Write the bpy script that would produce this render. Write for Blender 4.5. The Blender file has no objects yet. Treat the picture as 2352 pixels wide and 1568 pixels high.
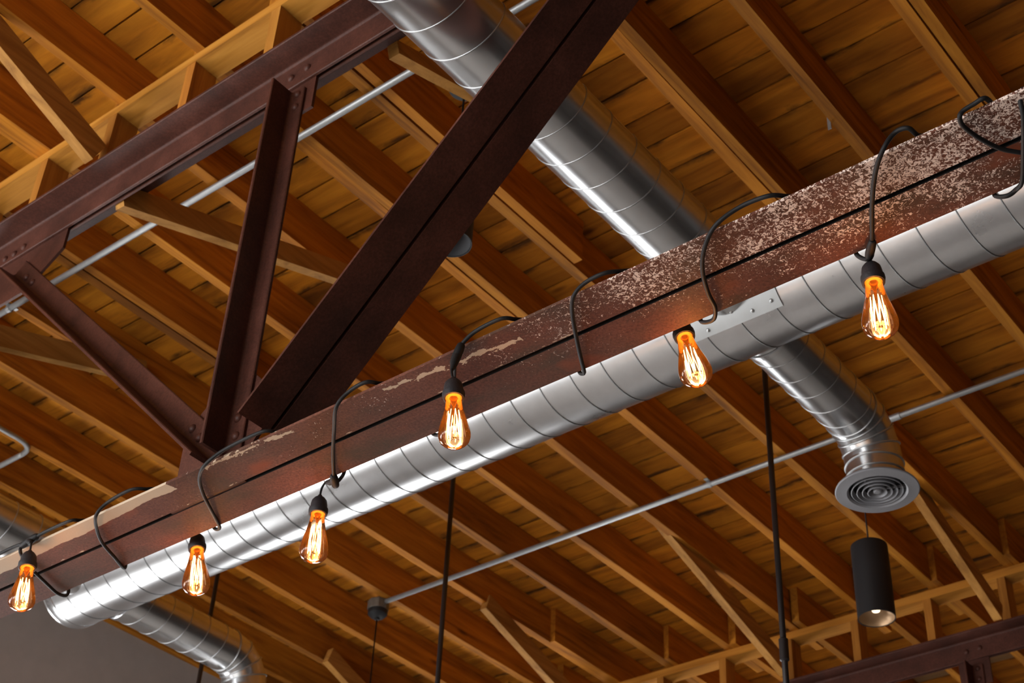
import bpy, bmesh, math, random
from mathutils import Vector, Matrix

random.seed(11)
PI = math.pi
H = 1.65                      # eye height above the floor; geometry below is measured from eye level
S = bpy.context.scene
C = S.collection

# ------------------------------------------------------------------ camera
cam_d = bpy.data.cameras.new('camera')
cam_d.sensor_width = 36.0
cam_d.lens = 55.157
cam_d.clip_start = 0.05
cam = bpy.data.objects.new('camera', cam_d)
C.objects.link(cam)
cam.matrix_world = Matrix(((0.78208245, 0.35353193, 0.51318828, 0.0),
                           (0.62171212, -0.49903231, -0.60368932, 0.0),
                           (0.04267408, 0.7911902, -0.6100795, H),
                           (0, 0, 0, 1)))
cam_d.dof.use_dof = True
cam_d.dof.focus_distance = 2.95
cam_d.dof.aperture_fstop = 10.0
S.camera = cam

# ------------------------------------------------------------------ world, daylight and exposure
world = bpy.data.worlds.new('World')
S.world = world
world.use_nodes = True
bg = world.node_tree.nodes['Background']
bg.inputs['Color'].default_value = (0.98, 0.985, 1.0, 1)
bg.inputs['Strength'].default_value = 12.0
S.view_settings.view_transform = 'Standard'
S.view_settings.look = 'None'
S.view_settings.gamma = 1.0
S.view_settings.use_curve_mapping = False
S.view_settings.exposure = 0.2
S.cycles.use_denoising = True
S.cycles.max_bounces = 10
S.cycles.diffuse_bounces = 3
S.cycles.transparent_max_bounces = 16
S.cycles.sample_clamp_indirect = 6.0
S.cycles.caustics_reflective = False
S.cycles.caustics_refractive = False

# the room: x from the left wall to the street side, y from behind the eye to the far wall (eye-level coordinates)
RX0, RX1, RY0, RY1 = -6.15, 6.5, -5.0, 15.0
FZ = -H
DECK = 3.798                  # underside of the roof planks


def portal(name, loc, rot, sx, sy):
    l = bpy.data.lights.new(name, 'AREA')
    l.shape = 'RECTANGLE'; l.size = sx; l.size_y = sy
    l.cycles.is_portal = True
    o = bpy.data.objects.new(name, l); C.objects.link(o)
    o.location = (loc[0], loc[1], loc[2] + H); o.rotation_euler = rot
    return o


portal('window_portal_back', (-3.75, RY0 - 0.25, 0.7), (-PI / 2, 0, PI), 4.6, 2.7)
portal('window_portal_left', (RX0 - 0.25, 1.85, 1.2), (-PI / 2, 0, PI / 2), 12.3, 1.5)


# ------------------------------------------------------------------ material helpers
def new_mat(name):
    m = bpy.data.materials.new(name); m.use_nodes = True
    nt = m.node_tree; nt.nodes.clear()
    out = nt.nodes.new('ShaderNodeOutputMaterial')
    return m, nt, out


def nd(nt, kind, **kw):
    n = nt.nodes.new(kind)
    for k, v in kw.items():
        if k in n.inputs.keys() if isinstance(k, str) else False:
            n.inputs[k].default_value = v
        else:
            setattr(n, k, v)
    return n


def ramp(nt, stops, interp='LINEAR'):
    r = nt.nodes.new('ShaderNodeValToRGB')
    r.color_ramp.interpolation = interp
    e = r.color_ramp.elements
    while len(e) < len(stops):
        e.new(0.5)
    for i, (p, c) in enumerate(stops):
        e[i].position = p
        e[i].color = c if len(c) == 4 else (*c, 1)
    return r


def mixc(nt, a, b, fac, mode='MIX'):
    m = nt.nodes.new('ShaderNodeMix'); m.data_type = 'RGBA'; m.blend_type = mode
    L = nt.links
    for sock, v in ((m.inputs[6], a), (m.inputs[7], b), (m.inputs[0], fac)):
        if hasattr(v, 'links') or hasattr(v, 'is_linked'):
            L.new(v, sock)
        elif isinstance(v, (int, float)):
            sock.default_value = v
        else:
            sock.default_value = (*v, 1) if len(v) == 3 else v
    return m.outputs[2]


def math_n(nt, op, a, b=0.0, clamp=False):
    n = nt.nodes.new('ShaderNodeMath'); n.operation = op; n.use_clamp = clamp
    for i, v in enumerate((a, b)):
        if isinstance(v, (int, float)):
            n.inputs[i].default_value = v
        else:
            nt.links.new(v, n.inputs[i])
    return n.outputs[0]


def coords(nt, scale=(1, 1, 1), rand=0.0, kind='Object'):
    tc = nt.nodes.new('ShaderNodeTexCoord')
    mp = nt.nodes.new('ShaderNodeMapping')
    mp.inputs['Scale'].default_value = scale
    src = tc.outputs[kind]
    if rand:
        oi = nt.nodes.new('ShaderNodeObjectInfo')
        k = math_n(nt, 'MULTIPLY', oi.outputs['Random'], rand)
        va = nt.nodes.new('ShaderNodeVectorMath'); va.operation = 'ADD'
        nt.links.new(src, va.inputs[0]); nt.links.new(k, va.inputs[1])
        src = va.outputs[0]
    nt.links.new(src, mp.inputs['Vector'])
    return mp.outputs['Vector']


def noise(nt, vec, scale, detail=4, rough=0.55, dist=0.0):
    n = nt.nodes.new('ShaderNodeTexNoise')
    n.inputs['Scale'].default_value = scale
    n.inputs['Detail'].default_value = detail
    n.inputs['Roughness'].default_value = rough
    n.inputs['Distortion'].default_value = dist
    nt.links.new(vec, n.inputs['Vector'])
    return n.outputs['Fac']


def bsdf(nt, out, color, rough=0.6, metal=0.0, spec=0.5, bump=None, bstr=0.2, bdist=0.01, aniso=0.0):
    p = nt.nodes.new('ShaderNodeBsdfPrincipled')
    for sock, v in ((p.inputs['Base Color'], color), (p.inputs['Roughness'], rough)):
        if isinstance(v, (int, float)):
            sock.default_value = v
        elif isinstance(v, tuple):
            sock.default_value = (*v, 1) if len(v) == 3 else v
        else:
            nt.links.new(v, sock)
    p.inputs['Metallic'].default_value = metal
    p.inputs['Specular IOR Level'].default_value = spec
    p.inputs['Anisotropic'].default_value = aniso
    if bump is not None:
        b = nt.nodes.new('ShaderNodeBump')
        b.inputs['Strength'].default_value = bstr
        b.inputs['Distance'].default_value = bdist
        nt.links.new(bump, b.inputs['Height'])
        nt.links.new(b.outputs[0], p.inputs['Normal'])
    nt.links.new(p.outputs[0], out.inputs['Surface'])
    return p


def wood(name, axis, light, mid, dark, stain=0.5, greys=0.0, across=26, seam=0.0):
    m, nt, out = new_mat(name)
    sc = {'x': (1.6, across, across), 'y': (across, 1.6, across), 'z': (across, across, 1.6)}[axis]
    sc2 = {'x': (.8, 3.5, 3.5), 'y': (3.5, .8, 3.5), 'z': (3.5, 3.5, .8)}[axis]
    v = coords(nt, sc, 41.0)
    g = noise(nt, v, 1.0, 6, 0.62, 0.7)
    gr = ramp(nt, [(0.25, dark), (0.48, mid), (0.72, light)])
    nt.links.new(g, gr.inputs[0])
    v2 = coords(nt, sc2, 23.0)
    s = noise(nt, v2, 1.0, 5, 0.6, 0.4)
    sr = ramp(nt, [(0.32, (0.30, 0.24, 0.17)), (0.52, (1, 1, 1))])
    nt.links.new(s, sr.inputs[0])
    col = mixc(nt, gr.outputs[0], sr.outputs[0], stain, 'MULTIPLY')
    oi = nt.nodes.new('ShaderNodeObjectInfo')
    orr = ramp(nt, [(0.0, (0.62, 0.58, 0.50)), (0.35, (1, 1, 1)), (0.75, (1.12, 1.06, 0.95)), (1.0, (0.78, 0.84, 0.86))])
    nt.links.new(oi.outputs['Random'], orr.inputs[0])
    col = mixc(nt, col, orr.outputs[0], 0.75, 'MULTIPLY')
    if greys:
        gm = ramp(nt, [(0.93, (0, 0, 0)), (0.95, (greys,) * 3)], 'CONSTANT')
        nt.links.new(oi.outputs['Random'], gm.inputs[0])
        col = mixc(nt, col, (0.26, 0.20, 0.12), gm.outputs[0])
    if seam:
        # water stains creeping in from the board edges, in uneven tongues
        tc = nt.nodes.new('ShaderNodeTexCoord'); sp = nt.nodes.new('ShaderNodeSeparateXYZ')
        nt.links.new(tc.outputs['Object'], sp.inputs[0])
        ay = math_n(nt, 'ABSOLUTE', sp.outputs[1])
        tn = noise(nt, coords(nt, (3.2, 9, 9), 51.0), 1.0, 5, 0.62, 0.3)
        e = math_n(nt, 'ADD', math_n(nt, 'MULTIPLY', ay, 6.0), tn)
        er = ramp(nt, [(0.84, (0, 0, 0)), (0.99, (seam,) * 3)])
        nt.links.new(e, er.inputs[0])
        col = mixc(nt, col, (0.050, 0.020, 0.006), er.outputs[0])
    # knots
    vk = nt.nodes.new('ShaderNodeTexVoronoi')
    vk.inputs['Scale'].default_value = 2.3
    nt.links.new(coords(nt, {'x': (.6, 2, 2), 'y': (2, .6, 2), 'z': (2, 2, .6)}[axis], 77.0), vk.inputs['Vector'])
    kr = ramp(nt, [(0.03, (0.25, 0.18, 0.12)), (0.075, (1, 1, 1))])
    nt.links.new(vk.outputs['Distance'], kr.inputs[0])
    col = mixc(nt, col, kr.outputs[0], 0.8, 'MULTIPLY')
    bsdf(nt, out, col, 0.72, 0, 0.25, g, 0.35, 0.004)
    return m


WL, WM, WD = (0.62, 0.246, 0.019), (0.44, 0.156, 0.010), (0.16, 0.050, 0.005)
M = {}
M['wood_y'] = wood('joist timber', 'y', WL, WM, WD, 0.45)
M['wood_x'] = wood('plate timber', 'x', (0.64, 0.285, 0.045), (0.52, 0.21, 0.025), (0.30, 0.105, 0.011), 0.25)
M['wood_z'] = wood('post timber', 'z', (0.60, 0.27, 0.045), (0.46, 0.18, 0.024), (0.24, 0.08, 0.011), 0.3)
M['wood_brace'] = wood('brace timber', 'y', (0.60, 0.30, 0.075), (0.45, 0.21, 0.045), (0.24, 0.10, 0.02), 0.35)
M['plank'] = wood('roof plank timber', 'x', (0.80, 0.330, 0.024), (0.60, 0.222, 0.0135), (0.27, 0.090, 0.008), 0.7, 0.7, 15, 0.85)


def simple(name, color, rough=0.5, metal=0.0, spec=0.5, nscale=0, nstr=0.1, var=0.0):
    m, nt, out = new_mat(name)
    col = color
    b = None
    if nscale:
        v = coords(nt, (1, 1, 1), 13.0)
        b = noise(nt, v, nscale, 4, 0.6)
        if var:
            lo = tuple(c * (1 - var) for c in color); hi = tuple(c * (1 + var) for c in color)
            r = ramp(nt, [(0.3, lo), (0.7, hi)])
            nt.links.new(b, r.inputs[0]); col = r.outputs[0]
    bsdf(nt, out, col, rough, metal, spec, b, nstr, 0.002)
    return m


M['black'] = simple('black rubber', (0.010, 0.009, 0.009), 0.6, 0, 0.25)
M['socket'] = simple('black socket plastic', (0.016, 0.014, 0.016), 0.5, 0, 0.45, 260, 0.3)
M['pendant'] = simple('black powder coat', (0.010, 0.010, 0.011), 0.6, 0, 0.35, 400, 0.15)
M['rod'] = simple('dark bronze rod', (0.020, 0.015, 0.014), 0.45, 0.3, 0.5)
M['conduit'] = simple('zinc conduit', (0.42, 0.435, 0.435), 0.5, 0.75, 0.5, 60, 0.05, 0.06)
M['boxmetal'] = simple('weathered box steel', (0.17, 0.155, 0.13), 0.55, 0.5, 0.5, 60, 0.1, 0.2)
M['diffuser'] = simple('grey enamel', (0.24, 0.24, 0.255), 0.5, 0.1, 0.4)
M['darkhole'] = simple('near-black opening', (0.02, 0.02, 0.022), 0.8)
M['brass'] = simple('amber base', (0.85, 0.36, 0.05), 0.45, 0.2, 0.5)
M['lens'] = simple('pendant reflector', (0.42, 0.27, 0.15), 0.4, 0.5, 0.5)


def floor_mat():
    """pale polished concrete with a darker lane and right side, added to shape duct reflections"""
    m, nt, out = new_mat('polished concrete floor')
    tc = nt.nodes.new('ShaderNodeTexCoord')
    sep = nt.nodes.new('ShaderNodeSeparateXYZ')
    nt.links.new(tc.outputs['Object'], sep.inputs[0])
    mot = noise(nt, coords(nt), 1.3, 5, 0.6)
    pale = ramp(nt, [(0.3, (0.56, 0.535, 0.50)), (0.7, (0.66, 0.63, 0.59))])
    nt.links.new(mot, pale.inputs[0])
    d = math_n(nt, 'ABSOLUTE', math_n(nt, 'SUBTRACT', sep.outputs[1], 1.7 - (RY0 + RY1) / 2))
    lane = math_n(nt, 'LESS_THAN', d, 2.1)
    lane = math_n(nt, 'MULTIPLY', lane, math_n(nt, 'GREATER_THAN', sep.outputs[0], -3.7 - (RX0 + RX1) / 2))
    col = mixc(nt, pale.outputs[0], (0.36, 0.335, 0.315), lane)  # darker strip added so the ducts reflect dark bands
    col = mixc(nt, col, (0.20, 0.18, 0.165), math_n(nt, 'GREATER_THAN', sep.outputs[0], 1.2 - (RX0 + RX1) / 2))  # right side darkened to keep bounce light off the joist sides
    bsdf(nt, out, col, 0.5, 0, 0.3)
    return m


M['concrete'] = floor_mat()
M['wall'] = simple('grey painted plaster', (0.47, 0.43, 0.40), 0.85, 0, 0.2, 9, 0.05, 0.05)
M['wallwhite'] = simple('white painted plaster', (0.62, 0.60, 0.57), 0.85, 0, 0.2, 9, 0.05, 0.05)
M['walldark'] = simple('light-cutting dark wall', (0.09, 0.075, 0.065), 0.8, 0, 0.2, 9, 0.05, 0.15)  # unseen right wall, made dark to cut light on the joist sides
M['decktop'] = simple('roof felt', (0.03, 0.018, 0.008), 0.9)


def galv(name, axis, rough=0.28):
    m, nt, out = new_mat(name)
    st = {'x': (1.2, 40, 40), 'y': (40, 1.2, 40), 'z': (40, 40, 1.2)}[axis]
    s = noise(nt, coords(nt, st, 3.0), 1.0, 3, 0.6)
    sp = noise(nt, coords(nt, (1, 1, 1), 3.0), 7.0, 5, 0.65)
    cr = ramp(nt, [(0.3, (0.53, 0.54, 0.547)), (0.7, (0.62, 0.63, 0.637))])
    nt.links.new(sp, cr.inputs[0])
    rr = ramp(nt, [(0.3, (rough - 0.01,) * 3), (0.7, (rough + 0.02,) * 3)])
    nt.links.new(sp, rr.inputs[0])
    bsdf(nt, out, cr.outputs[0], rr.outputs[0], 0.95, 0.5)
    return m


M['galv_x'] = galv('galvanised sheet along trunk', 'x')
M['galv_y'] = galv('galvanised sheet along branch', 'y', 0.24)
M['galv_z'] = galv('galvanised sheet drop', 'z', 0.24)
M['seam'] = simple('folded seam', (0.44, 0.45, 0.45), 0.38, 0.9)
M['seam_shaded'] = simple('shaded folded seam', (0.20, 0.205, 0.205), 0.5, 0.7)  # same seam metal, darkened to paint shadow lines along the trunk
M['patch'] = simple('dull galvanised saddle', (0.50, 0.52, 0.52), 0.6, 0.35, 0.5, 14, 0.05, 0.06)


def steel(name):
    m, nt, out = new_mat(name)
    v = coords(nt, (1, 1, 1), 5.0)
    a = noise(nt, v, 5.0, 6, 0.65)
    f = noise(nt, v, 150.0, 3, 0.7)
    r1 = ramp(nt, [(0.3, (0.042, 0.0155, 0.0105)), (0.55, (0.082, 0.0285, 0.0185)), (0.78, (0.125, 0.047, 0.032))])
    nt.links.new(a, r1.inputs[0])
    r2 = ramp(nt, [(0.35, (0.65, 0.62, 0.6)), (0.7, (1.25, 1.2, 1.2))])
    nt.links.new(f, r2.inputs[0])
    col = mixc(nt, r1.outputs[0], r2.outputs[0], 0.8, 'MULTIPLY')
    bsdf(nt, out, col, 0.5, 0.0, 0.22, f, 0.25, 0.0015)
    return m


M['steel'] = steel('red oxide primed steel')


def chord_paint(name):
    """weathered chord: oxide primer, whitish flaking residue, cream paint along one edge, rust blooms"""
    m, nt, out = new_mat(name)
    tc = nt.nodes.new('ShaderNodeTexCoord')
    sep = nt.nodes.new('ShaderNodeSeparateXYZ')
    nt.links.new(tc.outputs['Object'], sep.inputs[0])
    X, Y = sep.outputs[0], sep.outputs[1]
    v = coords(nt)
    big = noise(nt, v, 3.2, 5, 0.6)
    base = ramp(nt, [(0.30, (0.075, 0.028, 0.018)), (0.52, (0.140, 0.053, 0.034)), (0.75, (0.19, 0.080, 0.056))])
    nt.links.new(big, base.inputs[0])
    fine = noise(nt, v, 170.0, 3, 0.7)
    fr = ramp(nt, [(0.33, (0.45, 0.43, 0.40)), (0.68, (1.4, 1.35, 1.3))])
    nt.links.new(fine, fr.inputs[0])
    col = mixc(nt, base.outputs[0], fr.outputs[0], 0.7, 'MULTIPLY')
    # grimy dark patches
    gm = noise(nt, coords(nt, (1, 2.5, 2.5)), 3.0, 5, 0.6)
    gr = ramp(nt, [(0.47, (0, 0, 0)), (0.66, (0.8, 0.8, 0.8))])
    nt.links.new(gm, gr.inputs[0])
    col = mixc(nt, col, (0.055, 0.038, 0.024), gr.outputs[0])
    # rust blooms
    rn = noise(nt, coords(nt, (1.0, 1.6, 1.6)), 4.1, 3, 0.5)
    rr = ramp(nt, [(0.62, (0, 0, 0)), (0.69, (0.85, 0.85, 0.85))])
    nt.links.new(rn, rr.inputs[0])
    col = mixc(nt, col, (0.21, 0.055, 0.022), rr.outputs[0])
    # flaking whitish residue, heavy towards +x and thinning out to -x
    fl = noise(nt, v, 140.0, 3, 0.68, 1.3)
    fl2 = noise(nt, v, 9.0, 4, 0.6)
    mr = nt.nodes.new('ShaderNodeMapRange')
    mr.inputs[1].default_value = -1.95; mr.inputs[2].default_value = -0.75
    mr.inputs[3].default_value = -0.13; mr.inputs[4].default_value = 0.085
    nt.links.new(X, mr.inputs[0])
    yr = nt.nodes.new('ShaderNodeMapRange')
    yr.inputs[1].default_value = -0.02; yr.inputs[2].default_value = 0.10
    yr.inputs[3].default_value = 0.0; yr.inputs[4].default_value = -0.13
    nt.links.new(Y, yr.inputs[0])
    t = math_n(nt, 'ADD', fl, mr.outputs[0])
    t = math_n(nt, 'ADD', t, yr.outputs[0])
    t = math_n(nt, 'ADD', t, math_n(nt, 'MULTIPLY', math_n(nt, 'SUBTRACT', fl2, 0.5), 0.42))
    t = math_n(nt, 'SUBTRACT', t, math_n(nt, 'MULTIPLY', rr.outputs[0], 0.16))
    fm = ramp(nt, [(0.565, (0, 0, 0)), (0.610, (1, 1, 1))])
    nt.links.new(t, fm.inputs[0])
    col = mixc(nt, col, (0.80, 0.64, 0.55), fm.outputs[0])
    # cream paint strip along the near edge, left end of the bar
    ed = noise(nt, coords(nt, (1.4, 1, 1)), 7.0, 5, 0.6)
    e1 = math_n(nt, 'MULTIPLY', math_n(nt, 'SUBTRACT', ed, 0.5), 0.028)
    ye = math_n(nt, 'ADD', Y, e1)
    xl = nt.nodes.new('ShaderNodeMapRange')
    xl.inputs[1].default_value = -3.3; xl.inputs[2].default_value = -2.58
    xl.inputs[3].default_value = -0.052; xl.inputs[4].default_value = -0.071
    nt.links.new(X, xl.inputs[0])
    cm = math_n(nt, 'LESS_THAN', ye, xl.outputs[0])
    xlim = math_n(nt, 'LESS_THAN', math_n(nt, 'ADD', X, math_n(nt, 'MULTIPLY', e1, 5.0)), -2.56)
    cm = math_n(nt, 'MULTIPLY', cm, xlim)
    # ragged scraped cream lines further along
    rag = noise(nt, coords(nt, (1, 2, 2)), 26.0, 4, 0.65)
    st = None
    for xa, xb, ya, sl, hw in ((-1.90, -1.56, -0.081, 0.074, 0.013), (-2.43, -2.16, -0.094, 0.030, 0.012), (-3.2, -1.2, -0.0085, 0.0, 0.0042)):
        ly = math_n(nt, 'ADD', math_n(nt, 'MULTIPLY', math_n(nt, 'SUBTRACT', X, xa), sl), ya)
        dist = math_n(nt, 'ABSOLUTE', math_n(nt, 'SUBTRACT', Y, ly))
        wid = math_n(nt, 'MULTIPLY', math_n(nt, 'SUBTRACT', rag, 0.43 if hw > 0.01 else 0.55), hw * 5.0)
        k = math_n(nt, 'LESS_THAN', dist, wid)
        k = math_n(nt, 'MULTIPLY', k, math_n(nt, 'GREATER_THAN', X, xa))
        k = math_n(nt, 'MULTIPLY', k, math_n(nt, 'LESS_THAN', X, xb))
        st = k if st is None else math_n(nt, 'MAXIMUM', st, k)
    cm = math_n(nt, 'MAXIMUM', cm, st)
    col = mixc(nt, col, (0.50, 0.385, 0.275), cm)
    # shade of the narrow gap painted near-black on the paired angles' inner faces
    gap_shade = math_n(nt, 'LESS_THAN', math_n(nt, 'ABSOLUTE', math_n(nt, 'ADD', Y, 0.0)), 0.0053)
    col = mixc(nt, col, (0.010, 0.008, 0.007), gap_shade)
    bh = math_n(nt, 'ADD', math_n(nt, 'MULTIPLY', fm.outputs[0], 0.6), math_n(nt, 'MULTIPLY', fine, 0.4))
    bsdf(nt, out, col, 0.65, 0.0, 0.16, bh, 0.45, 0.002)
    return m


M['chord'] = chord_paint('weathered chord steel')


def glass_mat(name, coat):
    m, nt, out = new_mat(name)
    lw = nt.nodes.new('ShaderNodeLayerWeight'); lw.inputs['Blend'].default_value = 0.35
    tint = ramp(nt, [(0.0, (0.98, 0.84, 0.66)), (0.6, (0.95, 0.72, 0.46)), (1.0, (0.84, 0.50, 0.25))])
    nt.links.new(lw.outputs['Facing'], tint.inputs[0])
    tr = nt.nodes.new('ShaderNodeBsdfTransparent')
    nt.links.new(tint.outputs[0], tr.inputs[0])
    tl = nt.nodes.new('ShaderNodeBsdfTranslucent'); tl.inputs[0].default_value = (1.0, 0.42, 0.08, 1)
    gl = nt.nodes.new('ShaderNodeBsdfGlossy'); gl.inputs['Roughness'].default_value = 0.03
    m1 = nt.nodes.new('ShaderNodeMixShader'); m1.inputs[0].default_value = coat
    nt.links.new(tr.outputs[0], m1.inputs[1]); nt.links.new(tl.outputs[0], m1.inputs[2])
    fr = nt.nodes.new('ShaderNodeFresnel'); fr.inputs[0].default_value = 1.45
    m2 = nt.nodes.new('ShaderNodeMixShader')
    nt.links.new(fr.outputs[0], m2.inputs[0])
    nt.links.new(m1.outputs[0], m2.inputs[1]); nt.links.new(gl.outputs[0], m2.inputs[2])
    nt.links.new(m2.outputs[0], out.inputs['Surface'])
    return m


def emis(name, color, strength):
    m, nt, out = new_mat(name)
    e = nt.nodes.new('ShaderNodeEmission')
    e.inputs[0].default_value = (*color, 1); e.inputs[1].default_value = strength
    nt.links.new(e.outputs[0], out.inputs['Surface'])
    return m


M['glass'] = glass_mat('amber bulb glass', 0.02)
M['stem'] = glass_mat('clear stem glass', 0.0)
M['filament'] = emis('glowing filament', (1.0, 0.66, 0.32), 9.0)
M['led'] = emis('pendant lamp glow', (1.0, 0.80, 0.55), 2.2)

# ------------------------------------------------------------------ mesh helpers (eye-level coordinates)
ORIG = {}


def link(name, data, parent=None, origin=None):
    o = bpy.data.objects.new(name, data)
    C.objects.link(o)
    if parent is not None:
        o.parent = parent
        po = ORIG[parent.name]
        oo = origin if origin is not None else po
        o.location = Vector(oo) - Vector(po)
        ORIG[o.name] = Vector(oo)
    else:
        oo = origin if origin is not None else (0, 0, 0)
        o.location = Vector(oo) + Vector((0, 0, H))
        ORIG[o.name] = Vector(oo)
    return o


def thing(name, label, cat, origin, group=None, kind=None):
    o = link(name, None, None, origin)
    o.empty_display_size = 0.05
    tag(o, label, cat, group, kind)
    return o


def tag(o, label=None, cat=None, group=None, kind=None):
    if label: o['label'] = label
    if cat: o['category'] = cat
    if group: o['group'] = group
    if kind: o['kind'] = kind
    return o


def obj(name, bm, mat, parent=None, origin=None, smooth=False):
    """the bmesh holds eye-level coordinates; the object gets its own origin"""
    if origin is None:
        if bm.verts:
            lo = Vector((min(v.co[i] for v in bm.verts) for i in range(3)))
            hi = Vector((max(v.co[i] for v in bm.verts) for i in range(3)))
            origin = (lo + hi) / 2
        else:
            origin = Vector((0, 0, 0))
    origin = Vector(origin)
    bmesh.ops.translate(bm, verts=bm.verts, vec=-origin)
    bmesh.ops.recalc_face_normals(bm, faces=bm.faces)
    me = bpy.data.meshes.new(name)
    bm.to_mesh(me); bm.free()
    if smooth:
        for p in me.polygons: p.use_smooth = True
        if smooth is not True:
            try:
                me.set_sharp_from_angle(angle=smooth)
            except Exception:
                pass
    me.materials.append(M[mat])
    return link(name, me, parent, origin)


def box(bm, x0, x1, y0, y1, z0, z1):
    vs = [bm.verts.new((x, y, z)) for x in (x0, x1) for y in (y0, y1) for z in (z0, z1)]
    for f in ((0, 1, 3, 2), (4, 6, 7, 5), (0, 4, 5, 1), (2, 3, 7, 6), (0, 2, 6, 4), (1, 5, 7, 3)):
        bm.faces.new([vs[i] for i in f])
    return vs


def beam(bm, a, b, w, h, up=(0, 0, 1), nseg=1, wob=0.0, rnd=None):
    """rectangular bar whose centre line runs a-b; w across, h along 'up'"""
    a, b = Vector(a), Vector(b); d = (b - a).normalized()
    s = d.cross(Vector(up)).normalized(); u = s.cross(d).normalized()
    rings = []
    for i in range(nseg + 1):
        c = a.lerp(b, i / nseg)
        q = []
        for sx, sz in ((-1, -1), (1, -1), (1, 1), (-1, 1)):
            jx = (rnd.uniform(-wob, wob) if rnd and wob else 0); jz = (rnd.uniform(-wob, wob) if rnd and wob else 0)
            q.append(bm.verts.new(c + s * (sx * w / 2 + jx) + u * (sz * h / 2 + jz)))
        rings.append(q)
    for r0, r1 in zip(rings, rings[1:]):
        for k in range(4):
            bm.faces.new((r0[k], r0[(k + 1) % 4], r1[(k + 1) % 4], r1[k]))
    bm.faces.new(rings[0]); bm.faces.new(rings[-1])


def prism(bm, prof, a, b, u, v):
    """extrude the closed 2-D profile (in axes u, v) from a to b"""
    a, b, u, v = Vector(a), Vector(b), Vector(u), Vector(v)
    r0 = [bm.verts.new(a + u * p + v * q) for p, q in prof]
    r1 = [bm.verts.new(b + u * p + v * q) for p, q in prof]
    n = len(prof)
    for k in range(n):
        bm.faces.new((r0[k], r0[(k + 1) % n], r1[(k + 1) % n], r1[k]))
    bm.faces.new(r0); bm.faces.new(r1)


def angle_profile(wu, wv, t, r=0.009):
    p = [(0, 0), (wu, 0), (wu, t * 0.75), (wu - t * 0.25, t), (t + r, t)]
    for k in range(1, 4):
        a = -PI / 2 - k * PI / 8
        p.append((t + r + r * math.cos(a), t + r + r * math.sin(a)))
    p += [(t, t + r), (t, wv - t * 0.25), (t * 0.75, wv), (0, wv)]
    return p


def tube(bm, pts, r, n=8, closed=False, caps=True, r_end=None):
    pts = [Vector(p) for p in pts]
    rings = []
    ref = None
    N = len(pts)
    for i, p in enumerate(pts):
        if closed:
            t = (pts[(i + 1) % N] - pts[i - 1]).normalized()
        else:
            t = (pts[min(i + 1, N - 1)] - pts[max(i - 1, 0)]).normalized()
        if ref is None:
            ref = Vector((0, 0, 1)) if abs(t.z) < 0.9 else Vector((1, 0, 0))
        s = (ref - t * ref.dot(t)).normalized(); ref = s
        q = t.cross(s)
        rr = r if r_end is None else r + (r_end - r) * i / max(1, N - 1)
        rings.append([bm.verts.new(p + (s * math.cos(2 * PI * k / n) + q * math.sin(2 * PI * k / n)) * rr) for k in range(n)])
    m = len(rings)
    for i in range(m if closed else m - 1):
        a, b = rings[i], rings[(i + 1) % m]
        for k in range(n):
            bm.faces.new((a[k], a[(k + 1) % n], b[(k + 1) % n], b[k]))
    if caps and not closed:
        bm.faces.new(rings[0]); bm.faces.new(rings[-1])


def lathe(bm, prof, origin, axis=(0, 0, 1), n=32):
    """prof: list of (radius, distance along axis)"""
    o, a = Vector(origin), Vector(axis).normalized()
    s = (Vector((1, 0, 0)) if abs(a.x) < 0.9 else Vector((0, 1, 0)))
    s = (s - a * s.dot(a)).normalized(); q = a.cross(s)
    rings = []
    for r, h in prof:
        c = o + a * h
        if r < 1e-6:
            rings.append([bm.verts.new(c)])
        else:
            rings.append([bm.verts.new(c + (s * math.cos(2 * PI * k / n) + q * math.sin(2 * PI * k / n)) * r) for k in range(n)])
    for A, B in zip(rings, rings[1:]):
        for k in range(n):
            k2 = (k + 1) % n
            if len(A) == 1 and len(B) == 1: continue
            if len(A) == 1: bm.faces.new((A[0], B[k], B[k2]))
            elif len(B) == 1: bm.faces.new((A[k], A[k2], B[0]))
            else: bm.faces.new((A[k], A[k2], B[k2], B[k]))


def spline(pts, sub=6):
    P = [Vector(p) for p in pts]
    out = []
    for i in range(len(P) - 1):
        p0 = P[max(i - 1, 0)]; p1 = P[i]; p2 = P[i + 1]; p3 = P[min(i + 2, len(P) - 1)]
        for k in range(sub):
            t = k / sub
            out.append(0.5 * ((2 * p1) + (p2 - p0) * t + (2 * p0 - 5 * p1 + 4 * p2 - p3) * t * t + (3 * p1 - p0 - 3 * p2 + p3) * t ** 3))
    out.append(P[-1])
    return out


def helix(axis, c, r, a0, a1, pitch, per=36, hand=1, ph=0.0):
    n = int(abs(a1 - a0) / pitch * per)
    out = []
    for i in range(n + 1):
        t = i / n; s = a0 + (a1 - a0) * t
        an = hand * 2 * PI * (s / pitch) + ph
        ca, sa = math.cos(an) * r, math.sin(an) * r
        if axis == 'x': out.append((s, c[0] + ca, c[1] + sa))
        elif axis == 'y': out.append((c[0] + ca, s, c[1] + sa))
        else: out.append((c[0] + ca, c[1] + sa, s))
    return out


# ------------------------------------------------------------------ the room shell
bm = bmesh.new(); box(bm, RX0 - 0.3, RX1 + 0.3, RY0 - 0.3, RY1 + 0.3, FZ - 0.15, FZ)
tag(obj('floor', bm, 'concrete'), kind='structure')

WT = DECK + 0.02


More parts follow.
